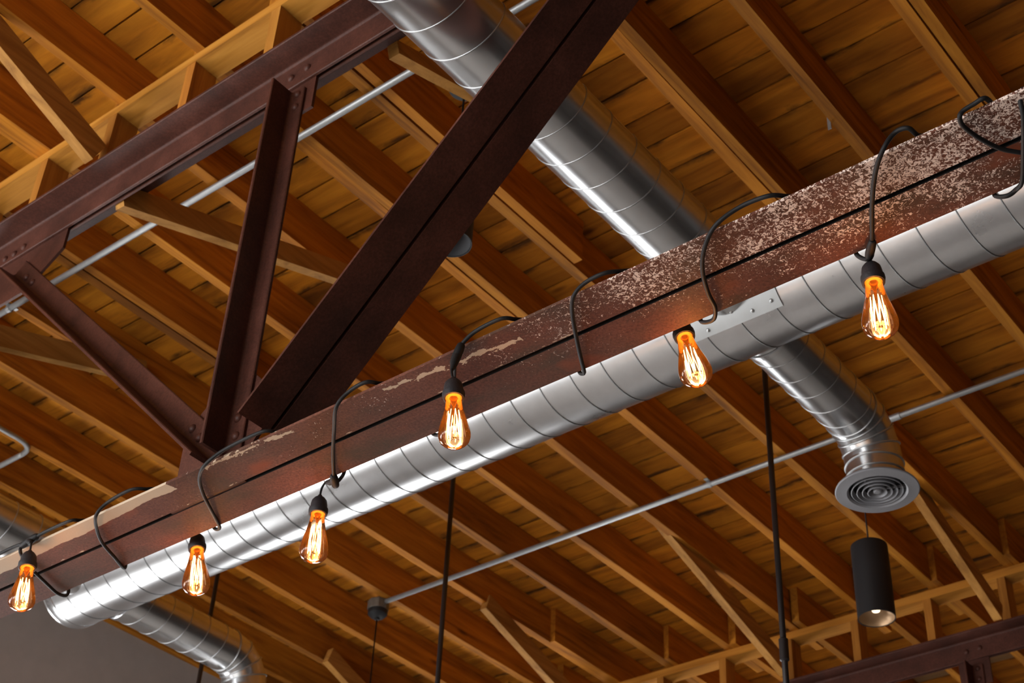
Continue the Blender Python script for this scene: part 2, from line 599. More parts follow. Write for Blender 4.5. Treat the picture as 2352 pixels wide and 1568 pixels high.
def wall(name, mat, axis, c, t, a0, a1, ztop, holes, s0, s1):
    """straight wall between a0 and a1 with window openings 'holes' from sill s0 to head s1"""
    bm = bmesh.new()

    def b(p0, p1, z0, z1):
        if p1 - p0 < 1e-4: return
        if axis == 'x': box(bm, c, c + t, p0, p1, z0, z1)
        else: box(bm, p0, p1, c, c + t, z0, z1)
    if not holes:
        b(a0, a1, FZ, ztop)
    else:
        b(a0, a1, FZ, s0); b(a0, a1, s1, ztop)
        p = a0
        for h0, h1 in holes:
            b(p, h0, s0, s1); p = h1
        b(p, a1, s0, s1)
    tag(obj(name, bm, mat), kind='structure')


wall('wall_left', 'wall', 'x', RX0 - 0.2, 0.2, RY0 - 0.2, RY1 + 0.2, WT, [(-4.2, -1.9), (-1.3, 1.0), (2.6, 3.6), (5.6, 7.9)], 0.5, 1.9)  # unseen openings, placed for streaks on the ducts and light on the joists
wall('wall_back', 'wallwhite', 'y', RY0 - 0.2, 0.2, RX0, RX1, WT, [(-5.95 + i * 2.3, -3.85 + i * 2.3) for i in range(2)], -0.6, 2.0)  # unseen openings, sized for the daylight reaching the roof
wall('wall_right', 'walldark', 'x', RX1, 0.2, RY0 - 0.2, RY1 + 0.2, WT, [], 0, 0)
wall('wall_far', 'wall', 'y', RY1, 0.2, RX0, RX1, WT, [], 0, 0)

# ------------------------------------------------------------------ roof: planks and joists under one ceiling
bm = bmesh.new(); box(bm, RX0 - 0.2, RX1 + 0.2, RY0 - 0.2, RY1 + 0.2, DECK + 0.030, DECK + 0.09)
ceiling = tag(obj('ceiling', bm, 'decktop'), kind='structure')

XL = [-0.40, -0.77, -1.137, -1.512, -1.876, -2.258, -2.628, -2.978, -3.348, -3.727, -4.092, -4.462, -4.808, -5.192, -5.545, -5.88]
rp = random.Random(5)
PW = 0.1315
y = -0.3675
row = 0
while y < 10.2:
    cuts = [RX0 + 0.01, rp.choice(XL[9:14]) + 0.02, rp.choice(XL[3:7]) + 0.02, 2.0]
    if row % 3 == 1: cuts = [RX0 + 0.01, rp.choice(XL[6:11]) + 0.02, 2.0]
    for c0, c1 in zip(cuts, cuts[1:]):
        g = rp.uniform(0.0022, 0.0052)
        bm = bmesh.new()
        dz = rp.uniform(-0.003, 0.003)
        tl = rp.uniform(-0.002, 0.002)
        vs = box(bm, c0 + 0.002, c1 - 0.002, y + g, y + PW - g, DECK + dz, DECK + 0.026)
        for v in vs:
            if v.co.z < DECK + 0.01:
                v.co.z += tl if v.co.y > y + PW / 2 else -tl
                v.co.y += rp.uniform(-0.0015, 0.0015)
        obj('plank', bm, 'plank', ceiling)
    y += PW
    row += 1

JB, JH, JW = 3.613, 0.185, 0.041
rj = random.Random(9)


def joist(x0, y0, y1, w=JW, rot=0.0, dz=0.0):
    bm = bmesh.new()
    xc = x0 + w / 2
    beam(bm, (xc - rot * (y0 - 3.5), y0, JB + JH / 2 + dz), (xc - rot * (y1 - 3.5), y1, JB + JH / 2 + dz), w, JH - 0.002, nseg=10, wob=0.0016, rnd=rj)
    obj('joist', bm, 'wood_y', ceiling)


# middle bay
for i, x in enumerate(XL):
    joist(x, 1.62 if i == 9 else 1.885, 6.42 + 0.1 * rj.random(), rot=[0, 0, .006, .004, .006, 0, 0, .010, .006, .004, 0, 0, .003, .004, .01, .006][i])
# near bay joists lapping past the plate beside them
lap = {2: 4.05, 4: 4.05, 6: 3.35, 7: 3.95, 10: 3.15, 12: 2.4, 8: 2.13, 9: 2.12, 5: 2.12, 3: 2.13, 11: 2.16, 13: 2.2}
for i, x in enumerate(XL[:14]):
    joist(x + JW + 0.008, -0.6, lap.get(i, 2.12), w=0.036)
for x in (-0.03, 0.34, 0.71, 1.08, 1.45):
    joist(x, 1.885, 6.45)
    joist(x + JW + 0.008, -0.6, 2.12, w=0.036)
# rim board against the left wall
joist(RX0 + 0.002, 0.2, 10.2, w=0.038)
# far bay joists
for i, x in enumerate(XL):
    y0 = 5.62 if i == 11 else 6.07 + 0.08 * rj.random()
    joist(x + JW + 0.004 - 0.012, y0, 10.2, w=0.038)

# ------------------------------------------------------------------ steel trusses
TY = 1.917
AT = 0.009


def dome(bm, c, r, n=(0, -1, 0)):
    lathe(bm, [(r, 0), (r * .95, r * .28), (r * .72, r * .58), (r * .38, r * .74), (0, r * .8)], c, n, 12)


def build_truss(dy, label, near):
    t = thing('steel_truss', label, 'truss', (-2.48, TY + dy, 1.88), 'riveted steel roof trusses')

    def bar(name, a, b, u, v, wu, wv, mat='steel', origin=None):
        bm = bmesh.new()
        prism(bm, angle_profile(wu, wv, AT), (a[0], a[1] + dy, a[2]), (b[0], b[1] + dy, b[2]), u, v)
        return obj(name, bm, mat, t, origin)
    x0, x1 = RX0 + 0.01, 2.4
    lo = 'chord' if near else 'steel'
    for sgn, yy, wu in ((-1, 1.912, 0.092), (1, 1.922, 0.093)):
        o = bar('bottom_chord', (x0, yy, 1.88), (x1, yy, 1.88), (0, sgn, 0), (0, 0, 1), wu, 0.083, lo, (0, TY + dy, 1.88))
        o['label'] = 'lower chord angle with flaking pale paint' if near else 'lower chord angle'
        bar('top_chord', (x0, yy, 3.300), (x1, yy, 3.300), (0, sgn, 0), (0, 0, -1), 0.088, 0.102)
        # single vertical web angle and single falling diagonal on the near side of the gussets
        if sgn < 0: bar('web_vertical', (-2.471, yy, 1.965), (-2.471, yy, 3.168), (1, 0, 0), (0, sgn, 0), 0.055, 0.083)
        # diagonal falling to the node
        d = Vector((0.716, 0, -0.698)); n = Vector((0.698, 0, 0.716))
        if sgn < 0: bar('web_diagonal', (-3.690, yy, 3.100), (-2.500, yy, 1.945), n, (0, sgn, 0), 0.070, 0.083)
        # heavy diagonal rising from the node, outstanding legs underneath
        n3 = Vector((-0.688, 0, 0.726))
        bar('heavy_diagonal', (-2.338, yy, 1.990), (-1.06, yy, 3.204), (0, sgn, 0), n3, 0.093, 0.10)
        # the next panel to the right, falling again
        if sgn < 0: bar('web_diagonal', (-0.98, yy, 3.204), (0.20, yy, 2.0), (0.714, 0, 0.70), (0, sgn, 0), 0.070, 0.083)
    def plate(pts, th=0.0090):
        bm = bmesh.new()
        prism(bm, [(p[0], p[1]) for p in pts], (0, TY + dy - th / 2, 0), (0, TY + dy + th / 2, 0), (1, 0, 0), (0, 0, 1))
        return obj('gusset_plate', bm, 'steel', t)
    g1 = plate([(-2.643, 1.882), (-2.643, 2.06), (-2.60, 2.145), (-2.53, 2.20), (-2.43, 2.20), (-2.33, 2.10), (-2.31, 2.05), (-2.375, 2.0), (-2.395, 1.97), (-2.395, 1.882)])
    g2 = plate([(-3.90, 3.29), (-3.90, 3.02), (-3.62, 3.02), (-3.46, 3.12), (-3.46, 3.29)])
    g3 = plate([(-2.53, 3.29), (-2.53, 3.08), (-2.385, 3.08), (-2.385, 3.29)])
    g4 = plate([(-1.25, 3.29), (-1.25, 3.0), (-0.85, 3.0), (-0.85, 3.29)])
    ry = 1.904
    for g, L in ((g1, [(-2.609, 2.101), (-2.575, 2.062), (-2.443, 2.066), (-2.440, 2.014)]),
                 (g3, [(-2.417, 3.243), (-2.480, 3.240), (-2.440, 3.150), (-2.440, 3.100)]),
                 (g2, [(-3.678, 3.224), (-3.725, 3.218), (-3.773, 3.220), (-3.605, 3.062), (-3.56, 3.02)]),
                 (g4, [(-1.18, 3.24), (-1.05, 3.24), (-0.92, 3.24)])):
        for (rx, rz) in L:
            bm = bmesh.new(); dome(bm, (rx, ry + dy, rz), 0.0125)
            obj('rivet', bm, 'steel', g, smooth=True)
    return t


build_truss(0.0, 'steel truss nearest the viewer, its peeling lower chord wrapped with string lights', True)
build_truss(4.235, 'far dark red steel truss crossing the bottom right corner', False)


# ------------------------------------------------------------------ timber plates on cripple posts over the trusses
def plate_frame(name, label, y0, y1, posts):
    t = thing(name, label, 'timber frame', (-3.0, (y0 + y1) / 2, 3.309), 'timber plates on the truss tops')
    bm = bmesh.new(); beam(bm, (RX0 + 0.02, (y0 + y1) / 2, 3.594), (2.0, (y0 + y1) / 2, 3.594), y1 - y0, 0.037, nseg=14, wob=0.0015, rnd=rj)
    obj('plate', bm, 'wood_x', t)
    for px in posts:
        bm = bmesh.new(); box(bm, px - 0.038, px, y0 + 0.001, y1 - 0.001, 3.3085, 3.5755)
        obj('post', bm, 'wood_z', t)


plate_frame('timber_plate_frame', 'honey coloured timber plate on short posts along the near truss top', 1.873, 1.962,
            [-5.1, -4.74, -4.36, -4.0, -3.643, -3.294, -2.925, -2.555, -2.19, -1.80, -1.44, -1.07, -0.7])
plate_frame('timber_plate_frame', 'timber plate on short posts along the far dark red truss', 6.18, 6.269,
            [-4.86, -4.49, -4.12, -3.746, -3.37, -3.01, -2.633, -2.27, -1.88, -1.52, -1.15])


# ------------------------------------------------------------------ kicker braces
def brace(label, x, a, b, dep=0.089):
    """bottom-edge line a-b given as (y, z); x is the left edge"""
    a3, b3 = Vector((x + 0.019, a[0], a[1])), Vector((x + 0.019, b[0], b[1]))
    d = (b3 - a3).normalized()
    n = Vector((0, -d.z, d.y))
    if n.z < 0: n = -n
    bm = bmesh.new()
    beam(bm, a3 + n * dep / 2, b3 + n * dep / 2, 0.038, dep, up=n, nseg=6, wob=0.0012, rnd=rj)
    tag(obj('wood_brace', bm, 'wood_brace'), label, 'brace', 'sloping timber kicker braces')


def ext(y0, z0, s, y):
    return (y, z0 + s * (y - y0))


brace('pale wooden kicker brace in the upper left corner before the near truss', -3.330, ext(1.85, 3.333, -0.395, 1.835), ext(1.85, 3.333, -0.395, 0.95))
brace('wooden kicker brace seen behind the steel vertical of the near truss', -3.262, ext(1.98, 3.200, 0.357, 1.94), ext(1.98, 3.200, 0.357, 3.02), 0.076)
brace('wooden kicker brace at the left edge behind the thin steel diagonal', -4.432, ext(2.322, 3.399, 0.357, 2.0), ext(2.322, 3.399, 0.357, 2.95))
brace('wooden kicker brace disappearing behind the upper spiral duct', -2.218, ext(1.98, 3.238, 0.338, 2.02), ext(1.98, 3.238, 0.338, 3.0), 0.045)
brace('wooden kicker brace beside the hanging rod, foot on the far truss', -3.378, ext(6.05, 3.332, -0.295, 6.06), ext(6.05, 3.332, -0.295, 5.0))
brace('wooden kicker brace right of the black pendant, foot on the far truss', -2.304, ext(6.05, 3.310, -0.385, 6.06), ext(6.05, 3.310, -0.385, 5.15))
brace('wooden kicker brace at the bottom edge right of the middle hanging rod', -4.446, ext(5.64, 3.404, -0.313, 6.06), ext(5.64, 3.404, -0.313, 5.10))
brace('wooden kicker brace at the bottom edge beside the elbow duct', -5.50, ext(5.251, 3.53, -0.35, 6.05), ext(5.251, 3.53, -0.35, 5.10))

# ------------------------------------------------------------------ spiral ducts
DZ = 2.95
MY, MR = 3.182, 0.150         # trunk axis and radius
FR = 0.109                    # feed duct radius
BR = 0.0925                   # branch radius
trunk = thing('spiral_duct', 'long galvanised spiral trunk duct running behind the peeling chord', 'duct', (-2.4, MY, DZ))
x_end = -4.93
bm = bmesh.new()
nx = 40
lathe(bm, [(MR, i * (1.6 - x_end) / nx) for i in range(nx + 1)], (x_end, MY, DZ), (1, 0, 0), 64)
obj('duct_body', bm, 'galv_x', trunk, smooth=True)
bm = bmesh.new()
lathe(bm, [(0, -0.012), (MR * 0.80, -0.012), (MR * 0.93, -0.008), (MR + 0.0025, 0.012), (MR + 0.0025, 0.045), (MR, 0.047)], (x_end, MY, DZ), (1, 0, 0), 64)
obj('end_cap', bm, 'galv_x', trunk, smooth=0.6)
bm = bmesh.new()
tube(bm, helix('x', (MY, DZ), MR + 0.0003, x_end + 0.05, 1.6, 0.116, 40, 1), 0.0023, 6)
obj('spiral_seam', bm, 'seam_shaded', trunk, smooth=True)


def saddle(xa, xb, a0, a1, parent, screws):
    R = MR + 0.0035
    bm = bmesh.new()
    n = 18
    inner, outer = [], []
    for i in range(n + 1):
        an = a0 + (a1 - a0) * i / n
        cy, cz = math.cos(an), math.sin(an)
        outer.append([bm.verts.new((x, MY + cy * (R + .0015), DZ + cz * (R + .0015))) for x in (xa, xb)])
        inner.append([bm.verts.new((x, MY + cy * (R - .0015), DZ + cz * (R - .0015))) for x in (xa, xb)])
    for i in range(n):
        bm.faces.new((outer[i][0], outer[i][1], outer[i + 1][1], outer[i + 1][0]))
        bm.faces.new((inner[i][0], inner[i + 1][0], inner[i + 1][1], inner[i][1]))
        for k in (0, 1):
            bm.faces.new((outer[i][k], outer[i + 1][k], inner[i + 1][k], inner[i][k]))
    for i in (0, n):
        bm.faces.new((outer[i][0], inner[i][0], inner[i][1], outer[i][1]))
    p = obj('saddle_patch', bm, 'patch', parent, smooth=0.6)
    p['label'] = 'flat pale sheet metal saddle'
    for x, an in screws:
        b2 = bmesh.new()
        nrm = Vector((0, math.cos(an), math.sin(an)))
        dome(b2, Vector((x, MY, DZ)) + nrm * (R + 0.001), 0.0065, nrm)
        obj('screw', b2, 'seam', p, smooth=True)


rad = math.radians
saddle(-1.985, -1.640, rad(128), rad(239), trunk, [(-1.665, rad(229)), (-1.73, rad(231)), (-1.80, rad(222)), (-1.815, rad(220)), (-1.79, rad(223)), (-1.88, rad(232)), (-1.96, rad(229)), (-1.66, rad(205)), (-1.96, rad(205))])


def spiral_run(t, xc, y0, y1, r, pitch, mat='galv_y', hand=1, ph=0.0):
    bm = bmesh.new()
    n = max(6, int((y1 - y0) / 0.1))
    lathe(bm, [(r, (y1 - y0) * i / n) for i in range(n + 1)], (xc, y0, DZ), (0, 1, 0), 56)
    obj('duct_body', bm, mat, t, smooth=True)
    bm = bmesh.new()
    tube(bm, helix('y', (xc, DZ), r, y0, y1, pitch, 40, hand, ph), 0.0020, 5)
    obj('spiral_seam', bm, 'seam', t, smooth=True)


def collar(t, xc, y, r, w=0.03):
    bm = bmesh.new()
    lathe(bm, [(r, 0), (r + 0.004, 0.002), (r + 0.004, w), (r, w + 0.002)], (xc, y, DZ), (0, 1, 0), 48)
    obj('collar', bm, 'galv_y', t, smooth=0.6)


feed = thing('spiral_duct', 'galvanised spiral feed duct passing through the near truss behind the heavy diagonal', 'duct', (-1.795, 2.0, DZ))
spiral_run(feed, -1.795, -0.6, MY - 0.105, FR, 0.112, hand=1, ph=0.9)
collar(feed, -1.795, MY - 0.17, FR + 0.001)
feed2 = thing('spiral_duct', 'spiral duct stub at the left edge just above the leftmost bulb', 'duct', (-4.755, 2.4, DZ))
spiral_run(feed2, -4.755, 0.3, MY - 0.105, FR, 0.112, hand=1)
collar(feed2, -4.755, MY - 0.17, FR + 0.001)


def branch(label, xc, ye, zb, grille_label=None):
    t = thing('branch_duct', label, 'duct', (xc, 3.6, DZ), 'short branch ducts with elbows')
    R = 0.135
    yb = ye - R
    spiral_run(t, xc, MY + MR * 0.78, yb, BR, 0.098, hand=1, ph=1.0)
    collar(t, xc, MY + MR - 0.015, BR + 0.001, 0.02)
    # gored elbow, turning down
    ng = 4
    prev = None
    for g in range(ng):
        bm = bmesh.new()
        a0, a1 = PI / 2 * g / ng, PI / 2 * (g + 1) / ng
        rings = []
        for a in (a0, a1):
            c = Vector((xc, yb + R * math.sin(a), DZ - R + R * math.cos(a)))
            nn = Vector((0, math.sin(a), math.cos(a)))
            rings.append([bm.verts.new(c + Vector((1, 0, 0)) * BR * math.cos(2 * PI * k / 48) + nn * BR * math.sin(2 * PI * k / 48)) for k in range(48)])
        for k in range(48):
            bm.faces.new((rings[0][k], rings[0][(k + 1) % 48], rings[1][(k + 1) % 48], rings[1][k]))
        e = obj('elbow_gore', bm, 'galv_z', t, smooth=True)
        bm = bmesh.new()
        c = Vector((xc, yb + R * math.sin(a0), DZ - R + R * math.cos(a0))); nn = Vector((0, math.sin(a0), math.cos(a0)))
        tube(bm, [c + Vector((1, 0, 0)) * (BR + .001) * math.cos(2 * PI * k / 40) + nn * (BR + .0005) * math.sin(2 * PI * k / 40) for k in range(40)], 0.0032, 6, closed=True)
        obj('bead', bm, 'seam', e, smooth=True)
    bm = bmesh.new()
    zt = DZ - R
    lathe(bm, [(BR, 0), (BR, zt - zb)], (xc, ye, zb), (0, 0, 1), 48)
    obj('drop', bm, 'galv_z', t, smooth=True)
    bm = bmesh.new()
    for zz in (zt - 0.004, zt - 0.045):
        tube(bm, [(xc + (BR + .001) * math.cos(2 * PI * k / 40), ye + (BR + .001) * math.sin(2 * PI * k / 40), zz + 0.006 * math.sin(2 * PI * k / 40)) for k in range(40)], 0.0032, 6, closed=True)
    obj('drop_bead', bm, 'seam', t, smooth=True)
    bm = bmesh.new()
    lathe(bm, [(0, 0), (BR - 0.002, 0)], (xc, ye, zb + 0.03), (0, 0, 1), 32)
    obj('shade_disc', bm, 'darkhole', t)  # near-black disc stands in for the shade inside the duct
    return t


branch('galvanised branch duct with an elbow dropping to the round ceiling diffuser', -1.82, 3.972, 2.735)
branch('galvanised branch duct with an elbow at the lower left under the trunk end', -4.79, 4.02, 2.45)

# round diffuser
dz0 = 2.735
dx, dyy = -1.82, 3.972
df = thing('air_diffuser', 'round grey ceiling diffuser with concentric louvre rings under the elbow duct', 'diffuser', (dx, dyy, dz0 - 0.02))
bm = bmesh.new()
lathe(bm, [(0.094, 0.004), (0.112, 0.000), (0.130, -0.010), (0.133, -0.016), (0.130, -0.019), (0.110, -0.020), (0.096, -0.022), (0.090, -0.016), (0.089, 0.004)], (dx, dyy, dz0), (0, 0, 1), 64)
obj('flange', bm, 'diffuser', df, smooth=0.7)
for rr, zz in ((0.080, -0.021), (0.063, -0.023), (0.046, -0.024), (0.029, -0.025)):
    bm = bmesh.new()
    lathe(bm, [(rr - 0.006, 0.014), (rr + 0.0005, -0.004), (rr + 0.0025, -0.003), (rr - 0.0045, 0.015), (rr - 0.006, 0.014)], (dx, dyy, dz0 + zz + 0.004), (0, 0, 1), 56)
    obj('louvre_ring', bm, 'diffuser', df, smooth=0.7)
bm = bmesh.new()
lathe(bm, [(0, -0.024), (0.010, -0.023), (0.014, -0.018), (0.014, -0.008), (0, -0.006)], (dx, dyy, dz0), (0, 0, 1), 24)
obj('hub', bm, 'diffuser', df, smooth=0.7)
for k in range(3):
    a = k * 2 * PI / 3 + 0.4
    bm = bmesh.new()
    beam(bm, (dx + 0.008 * math.cos(a), dyy + 0.008 * math.sin(a), dz0 - 0.010), (dx + 0.092 * math.cos(a), dyy + 0.092 * math.sin(a), dz0 - 0.008), 0.004, 0.008)
    obj('spoke', bm, 'diffuser', df)


# ------------------------------------------------------------------ conduits, boxes, rods
def strap(bm, x, y, z, r):
    box(bm, x - 0.009, x + 0.009, y - r - 0.02, y + r + 0.02, z + r, z + r + 0.003)
    lathe(bm, [(r + 0.0025, -0.009), (r + 0.0025, 0.009)], (x, y, z), (1, 0, 0), 14)


def conduit(label, pts, r=0.0115, straps=(), couple=()):
    t = thing('conduit_pipe', label, 'conduit', pts[0], 'zinc conduit pipes under the joists')
    bm = bmesh.new(); tube(bm, pts, r, 14)
    obj('pipe', bm, 'conduit', t, smooth=True)
    for (x, y, z) in straps:
        bm = bmesh.new(); strap(bm, x, y, z, r); obj('strap', bm, 'conduit', t)
    for (x, y, z) in couple:
        bm = bmesh.new(); lathe(bm, [(r, -0.028), (r + 0.003, -0.026), (r + 0.003, 0.026), (r, 0.028)], (x, y, z), (1, 0, 0), 16)
        obj('coupling', bm, 'conduit', t, smooth=0.6)


CZ = JB - 0.0145
conduit('thin zinc conduit crossing behind the near truss in the upper left', [(-6.1, 2.315, CZ), (-3.5, 2.313, CZ), (0.6, 2.311, CZ)], straps=[(-4.44, 2.314, CZ), (-2.24, 2.312, CZ)], couple=[(-3.0, 2.3125, CZ), (-4.9, 2.3145, CZ)])
conduit('long thin zinc conduit crossing the lower right behind the elbow duct', [(-4.80, 4.815, CZ), (-3, 4.817, CZ), (0.6, 4.820, CZ)], straps=[(-2.96, 4.817, CZ), (-1.49, 4.818, CZ)], couple=[(-2.1, 4.818, CZ)])
bend = [(-5.130, 2.328, CZ), (-5.131, 2.80, CZ), (-5.131, 2.88, CZ), (-5.140, 2.925, CZ), (-5.165, 2.955, CZ), (-5.205, 2.968, CZ), (-5.30, 2.970, CZ), (-6.1, 2.972, CZ)]
conduit('short bent zinc conduit turning at the left edge of the picture', spline(bend, 5))

bxp = (-4.850, 4.815)
jb = thing('ceiling_box', 'grey junction box with black canopy at the end of the conduit', 'junction box', (bxp[0], bxp[1], 3.56))
bm = bmesh.new(); lathe(bm, [(0, 0.025), (0.05, 0.025), (0.052, 0.02), (0.052, -0.022), (0.05, -0.024), (0, -0.024)], (bxp[0], bxp[1], 3.588), (0, 0, 1), 8)
obj('box_body', bm, 'boxmetal', jb)
bm = bmesh.new(); lathe(bm, [(0, -0.050), (0.010, -0.050), (0.014, -0.040), (0.034, -0.034), (0.047, -0.020), (0.049, 0.0), (0, 0.0)], (bxp[0], bxp[1], 3.563), (0, 0, 1), 28)
obj('canopy', bm, 'pendant', jb, smooth=0.6)
bm = bmesh.new(); tube(bm, [(bxp[0], bxp[1], 3.515), (bxp[0], bxp[1], 1.4)], 0.0035, 8)
obj('cord', bm, 'black', jb, smooth=True)

for lab, x, zb in (('black hanging rod dropping below the middle of the trunk duct', -3.629, 1.3),
                   ('black hanging rod dropping beside the elbow branch duct', -2.1815, 1.3),
                   ('black hanging rod dropping at the lower left behind the trunk duct', -5.014, 1.3)):
    t = thing('hanging_rod', lab, 'rod', (x, 3.95, zb), 'black hanging rods')
    bm = bmesh.new(); tube(bm, [(x, 3.95, 3.60), (x, 3.95, zb)], 0.0098, 14)
    obj('rod', bm, 'rod', t, smooth=True)
    bm = bmesh.new(); lathe(bm, [(0.0, 3.612), (0.045, 3.612), (0.045, 3.600), (0.016, 3.585), (0.0, 3.585)], (x, 3.95, 0), (0, 0, 1), 24)
    obj('ceiling_plate', bm, 'rod', t, smooth=0.6)
    if x > -3:
        bm = bmesh.new(); lathe(bm, [(0.0098, 2.215), (0.0150, 2.22), (0.0150, 2.29), (0.0098, 2.295)], (x, 3.95, 0), (0, 0, 1), 18)
        obj('coupling', bm, 'rod', t, smooth=0.6)


def pendant(label, x, y, zb, L, r, lit, zt=3.612):
    t = thing('pendant_lamp', label, 'pendant lamp', (x, y, zb), 'black cylinder pendants')
    bm = bmesh.new()
    lathe(bm, [(0, L), (r - 0.006, L), (r - 0.001, L - 0.004), (r, L - 0.012), (r, 0.0), (r - 0.003, 0.0), (r - 0.0035, 0.045), (0, 0.050)], (x, y, zb), (0, 0, 1), 48)
    obj('shade', bm, 'pendant', t, smooth=0.6)
    bm = bmesh.new()
    lathe(bm, [(r - 0.004, 0.002), (r - 0.010, 0.020), (r * 0.5, 0.043), (0.0, 0.044)], (x, y, zb), (0, 0, 1), 40)
    obj('reflector', bm, 'lens' if lit else 'darkhole', t, smooth=True)
    if lit:
        bm = bmesh.new()
        lathe(bm, [(0, 0.030), (0.014, 0.030), (0.017, 0.038), (0, 0.0395)], (x, y, zb), (0, 0, 1), 24)
        obj('lamp', bm, 'led', t, smooth=0.6)
    bm = bmesh.new(); tube(bm, [(x, y, zb + L - 0.001), (x, y, zt - 0.002)], 0.0032, 8)
    obj('cord', bm, 'black', t, smooth=True)
    bm = bmesh.new(); lathe(bm, [(0, 0), (0.05, 0), (0.05, -0.012), (0.01, -0.022), (0, -0.022)], (x, y, zt), (0, 0, 1), 28)
    obj('canopy', bm, 'pendant', t, smooth=0.6)


pendant('black cylinder pendant lamp hanging below the round diffuser', -2.269, 4.82, 2.768, 0.3075, 0.0694, True, 3.586)
pendant('black cylinder pendant mostly hidden behind the heavy steel diagonal', -2.349, 2.47, 2.962, 0.268, 0.0605, False)

# little metal clip on a joist
bm = bmesh.new()
box(bm, -1.528, -1.5165, 3.283, 3.286, 3.600, 3.668)
box(bm, -1.528, -1.5145, 3.286, 3.300, 3.655, 3.658)
tag(obj('metal_clip', bm, 'conduit'), 'small bright metal clip on a joist above the peeling chord', 'clip')

# ------------------------------------------------------------------ string light cable wrapped around the near lower chord
SEG = [
    [(0.62, 1.835, 1.903), (0.58, 1.806, 1.890), (0.52, 1.810, 1.873), (0.46, 1.90, 1.872), (0.42, 2.0, 1.872), (0.39, 2.024, 1.884)],
    [(0.22, 1.835, 1.903), (0.18, 1.806, 1.892), (0.11, 1.810, 1.874), (0.06, 1.88, 1.872), (0.02, 1.99, 1.872), (-0.01, 2.024, 1.884)],
    [(-0.16, 1.835, 1.903), (-0.20, 1.806, 1.890), (-0.26, 1.810, 1.874), (-0.31, 1.89, 1.872), (-0.35, 2.0, 1.872), (-0.38, 2.024, 1.884)],
    [(-0.46, 1.90, 1.925), (-0.51, 1.835, 1.899), (-0.526, 1.86, 1.862), (-0.554, 1.922, 1.860), (-0.588, 1.993, 1.862), (-0.61, 2.022, 1.875), (-0.628, 2.024, 1.872), (-0.648, 2.024, 1.885)],
    [(-0.563, 1.835, 1.898), (-0.564, 1.806, 1.887), (-0.583, 1.806, 1.885), (-0.602, 1.806, 1.881), (-0.61, 1.808, 1.873), (-0.614, 1.829, 1.872), (-0.605, 1.87, 1.872), (-0.587, 1.913, 1.872), (-0.561, 1.945, 1.872), (-0.541, 1.972, 1.872), (-0.54, 2.02, 1.876), (-0.56, 2.026, 1.90)],
    [(-0.692, 1.835, 1.901), (-0.698, 1.806, 1.899), (-0.722, 1.806, 1.902), (-0.747, 1.806, 1.876), (-0.783, 1.846, 1.872), (-0.823, 1.91, 1.872), (-0.861, 1.981, 1.872), (-0.885, 2.022, 1.868), (-0.897, 2.024, 1.864), (-0.914, 2.024, 1.884)],
    [(-0.947, 1.835, 1.903), (-0.966, 1.806, 1.892), (-1.024, 1.806, 1.897), (-1.076, 1.806, 1.88), (-1.12, 1.838, 1.872), (-1.156, 1.887, 1.872), (-1.183, 1.948, 1.872), (-1.196, 1.992, 1.872), (-1.219, 2.022, 1.873), (-1.247, 2.024, 1.882)],
    [(-1.296, 1.835, 1.903), (-1.319, 1.806, 1.889), (-1.365, 1.806, 1.887), (-1.395, 1.812, 1.872), (-1.428, 1.853, 1.872), (-1.468, 1.921, 1.872), (-1.499, 1.977, 1.872), (-1.525, 2.022, 1.878), (-1.538, 2.024, 1.886)],
    [(-1.551, 1.835, 1.905), (-1.567, 1.806, 1.895), (-1.631, 1.806, 1.893), (-1.667, 1.806, 1.874), (-1.685, 1.812, 1.862), (-1.738, 1.87, 1.872), (-1.783, 1.922, 1.872), (-1.838, 1.978, 1.872), (-1.901, 2.022, 1.878), (-1.93, 2.024, 1.89)],
    [(-1.912, 1.835, 1.902), (-1.924, 1.806, 1.893), (-1.973, 1.806, 1.888), (-2.008, 1.810, 1.866), (-2.074, 1.872, 1.872), (-2.14, 1.938, 1.872), (-2.205, 2.010, 1.868), (-2.215, 2.024, 1.866), (-2.194, 2.026, 1.885)],
    [(-2.214, 1.835, 1.899), (-2.23, 1.806, 1.889), (-2.34, 1.806, 1.888), (-2.403, 1.806, 1.87), (-2.457, 1.837, 1.872), (-2.498, 1.884, 1.872), (-2.538, 1.947, 1.872), (-2.591, 2.022, 1.880), (-2.614, 2.024, 1.887)],
    [(-2.638, 1.835, 1.906), (-2.662, 1.806, 1.897), (-2.742, 1.806, 1.891), (-2.776, 1.806, 1.868), (-2.83, 1.851, 1.872), (-2.87, 1.901, 1.872), (-2.899, 1.962, 1.872), (-2.935, 2.022, 1.880), (-2.937, 2.026, 1.90)],
    [(-2.879, 1.835, 1.904), (-2.878, 1.806, 1.888), (-2.966, 1.806, 1.89), (-3.024, 1.806, 1.884), (-3.058, 1.806, 1.876), (-3.062, 1.810, 1.862), (-3.118, 1.87, 1.872), (-3.129, 1.904, 1.872), (-3.152, 1.961, 1.872), (-3.167, 2.002, 1.872), (-3.160, 2.024, 1.873), (-3.158, 2.026, 1.891)],
    [(-3.36, 1.835, 1.905), (-3.38, 1.806, 1.89), (-3.46, 1.806, 1.875), (-3.56, 1.90, 1.872), (-3.66, 2.01, 1.872), (-3.70, 2.024, 1.885)],
]
path = []
for i, s in enumerate(SEG):
    path += s
    if i + 1 < len(SEG):
        nx_ = SEG[i + 1][0]
        ex = s[-1]
        for f_, yy, zz in ((0.10, 2.024, 1.915), (0.35, 1.985, 1.955), (0.6, 1.930, 1.970), (0.72, 1.905, 1.968), (0.88, 1.865, 1.925)):
            path.append((ex[0] + (nx_[0] - ex[0]) * f_, yy, zz))
CR = 0.0043
cable = thing('string_light_cable', 'black string light cable spiralling around the peeling lower chord', 'cable', (-1.9, TY, 1.87))
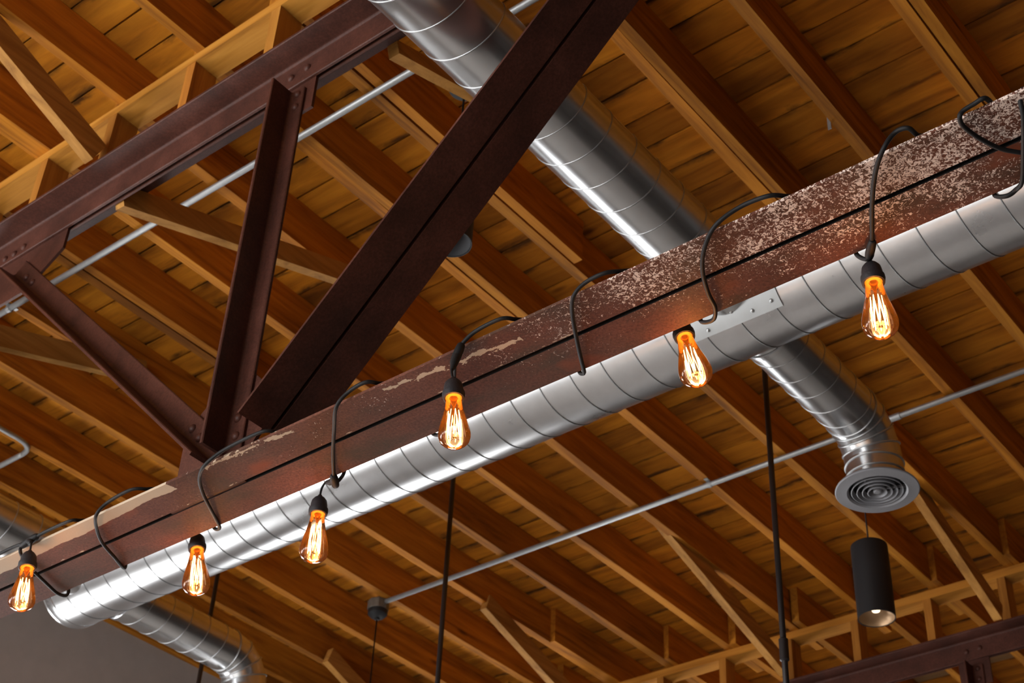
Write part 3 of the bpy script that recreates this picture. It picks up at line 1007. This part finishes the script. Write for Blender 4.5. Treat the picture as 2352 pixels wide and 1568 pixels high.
bm = bmesh.new(); tube(bm, spline(path, 6), CR, 8)
obj('cable', bm, 'black', cable, smooth=True)
bm = bmesh.new(); tube(bm, spline([(-3.03, 1.806, 1.883), (-3.096, 1.805, 1.887), (-3.147, 1.804, 1.885), (-3.225, 1.806, 1.893), (-3.33, 1.825, 1.905), (-3.36, 1.835, 1.905)], 6), CR, 8)
obj('cable', bm, 'black', cable, smooth=True)


def connector(a, b, drop, r=0.0085):
    """moulded drop: fat sleeve along the cable a-b and a stub towards the lamp"""
    a, b, drop = Vector(a), Vector(b), Vector(drop)
    bm = bmesh.new()
    d = b - a
    lathe(bm, [(0, 0), (CR + .001, 0), (r * .85, d.length * .08), (r, d.length * .3), (r, d.length * .7), (r * .85, d.length * .92), (CR + .001, d.length), (0, d.length)], a, d, 12)
    o = obj('drop_connector', bm, 'black', cable, smooth=0.8)
    bm = bmesh.new()
    m = (a + b) / 2
    lathe(bm, [(0, 0), (r * .9, 0), (r * .8, (drop - m).length * .6), (CR * .9, (drop - m).length), (0, (drop - m).length)], m, drop - m, 12)
    obj('stub', bm, 'black', o, smooth=0.8)


BULBS = [
    # (top of socket, tip of glass, label, pigtail points)
    ((-0.897, 2.040, 1.870), (-0.892, 2.040, 1.700), 'lit filament bulb furthest right, hanging clear below the chord', [(-0.886, 2.024, 1.874), (-0.892, 2.036, 1.880), (-0.897, 2.040, 1.868)]),
    ((-1.320, 2.060, 1.943), (-1.281, 2.060, 1.775), 'lit filament bulb with hidden socket in front of the pale duct saddle', [(-1.255, 2.024, 1.89), (-1.30, 2.045, 1.955), (-1.320, 2.060, 1.942)]),
    ((-1.665, 1.790, 1.784), (-1.648, 1.790, 1.622), 'lit filament bulb third from right, its socket overlapping the chord', [(-1.682, 1.800, 1.835), (-1.672, 1.792, 1.80), (-1.665, 1.790, 1.782)]),
    ((-2.288, 2.050, 1.875), (-2.283, 2.050, 1.704), 'lit filament bulb on a curved pigtail fourth from right before the trunk duct', [(-2.228, 2.030, 1.884), (-2.262, 2.040, 1.897), (-2.283, 2.048, 1.892), (-2.288, 2.050, 1.874)]),
    ((-2.720, 2.060, 1.925), (-2.684, 2.060, 1.753), 'lit filament bulb second from left with its socket against the duct', [(-2.614, 2.024, 1.89), (-2.68, 2.045, 1.945), (-2.720, 2.060, 1.924)]),
    ((-2.990, 1.790, 1.836), (-2.967, 1.790, 1.674), 'lit filament bulb furthest left beside the cream painted chord edge', [(-3.020, 1.800, 1.868), (-3.002, 1.794, 1.862), (-2.992, 1.790, 1.850), (-2.990, 1.790, 1.834)]),
]


def bulb(top, tip, label, pig, idx):
    top, tip = Vector(top), Vector(tip)
    ax = (tip - top).normalized()
    L = (tip - top).length
    k = L / 0.171
    t = thing('filament_bulb', label, 'light bulb', tip, 'amber string light bulbs')
    # socket: domed cap, ribbed collar
    bm = bmesh.new()
    lathe(bm, [(0, 0), (.0045, 0), (.006, .004), (.0125, .009), (.0172, .016), (.0188, .025), (.0190, .036), (.0190, .0365), (.0, .0365)], top, ax, 32)
    so = obj('socket', bm, 'socket', t, smooth=0.7)
    bm = bmesh.new()
    lathe(bm, [(.0188, .0365), (.0218, .037), (.0222, .042), (.0205, .0515), (.0175, .0525), (.0160, .050), (.0150, .0368)], top, ax, 32)
    obj('collar', bm, 'socket', so, smooth=0.7)
    # amber inner base seen through the neck
    bm = bmesh.new()
    lathe(bm, [(.0150, .0375), (.0158, .0505), (.0085, .0510), (.0080, .0480), (0, .0478)], top, ax, 28)
    obj('base', bm, 'brass', t, smooth=0.7)
    g0 = .0500
    gl = L - g0
    prof = [(.0152, 0), (.0156, .05), (.0170, .14), (.0196, .27), (.0234, .42), (.0276, .56), (.0308, .68), (.0323, .765), (.0320, .83), (.0296, .895), (.0245, .945), (.0165, .980), (.0080, .995), (.0035, 1.0), (.0028, 1.022), (0, 1.03)]
    bm = bmesh.new()
    lathe(bm, [(r * k, h * gl) for r, h in prof], top + ax * g0, ax, 40)
    obj('glass', bm, 'glass', t, smooth=True)
    # glass stem and support wires
    s = Vector((1, 0, 0)); s = (s - ax * s.dot(ax)).normalized(); q = ax.cross(s)
    c0 = top + ax * (g0 + 0.002)
    bm = bmesh.new()
    lathe(bm, [(.007, 0), (.006, .010), (.0035, .016), (.0025, .022), (.0022, gl * .80), (.004, gl * .83), (0, gl * .84)], c0, ax, 12)
    obj('stem', bm, 'stem', t, smooth=True)
    # filament cage: hairpins zig-zagging between upper and lower hooks
    n = 8
    rt, rb = .0105, .0150
    h0, h1 = gl * .28, gl * .83
    fil = []
    for i in range(n):
        a = 2 * PI * i / n + idx * .7
        a2 = a + PI / n
        fil.append(c0 + ax * h0 + (s * math.cos(a) + q * math.sin(a)) * rt)
        fil.append(c0 + ax * h1 + (s * math.cos(a2) + q * math.sin(a2)) * rb * .86)
    bm = bmesh.new()
    for i in range(2 * n - 1):
        p, r_ = fil[i], fil[i + 1]
        mid = (p + r_) / 2
        outw = (mid - c0) - ax * (mid - c0).dot(ax)
        mid = mid + outw.normalized() * 0.0015
        tube(bm, spline([p, mid, r_], 3), 0.00075, 5)
    obj('filament', bm, 'filament', t, smooth=True)
    bm = bmesh.new()
    for i in range(n):
        tube(bm, [c0 + ax * (gl * .82), fil[2 * i + 1]], 0.0004, 4)
    obj('support_wire', bm, 'rod', t)
    # short lead from the cable
    bm = bmesh.new(); tube(bm, spline(pig, 6), 0.0026, 8)
    obj('pigtail', bm, 'black', t, smooth=True)
    l = bpy.data.lights.new('bulb_light', 'POINT')
    l.color = (1.0, 0.42, 0.10); l.energy = 0.9; l.shadow_soft_size = 0.012
    lo = bpy.data.objects.new('bulb_light', l); C.objects.link(lo)
    lo.parent = t
    lo.location = (top + ax * (g0 + gl * .6)) - tip


for i, (a, b, lab, pig) in enumerate(BULBS):
    bulb(a, b, lab, pig, i)

connector((-0.866, 1.992, 1.870), (-0.893, 2.026, 1.866), (-0.895, 2.038, 1.874))
connector((-1.664, 1.806, 1.878), (-1.684, 1.806, 1.832), (-1.676, 1.796, 1.812), 0.0095)
connector((-2.196, 1.998, 1.868), (-2.222, 2.034, 1.866), (-2.252, 2.034, 1.886), 0.0095)
connector((-3.00, 1.806, 1.889), (-3.062, 1.806, 1.878), (-3.006, 1.796, 1.866), 0.0095)
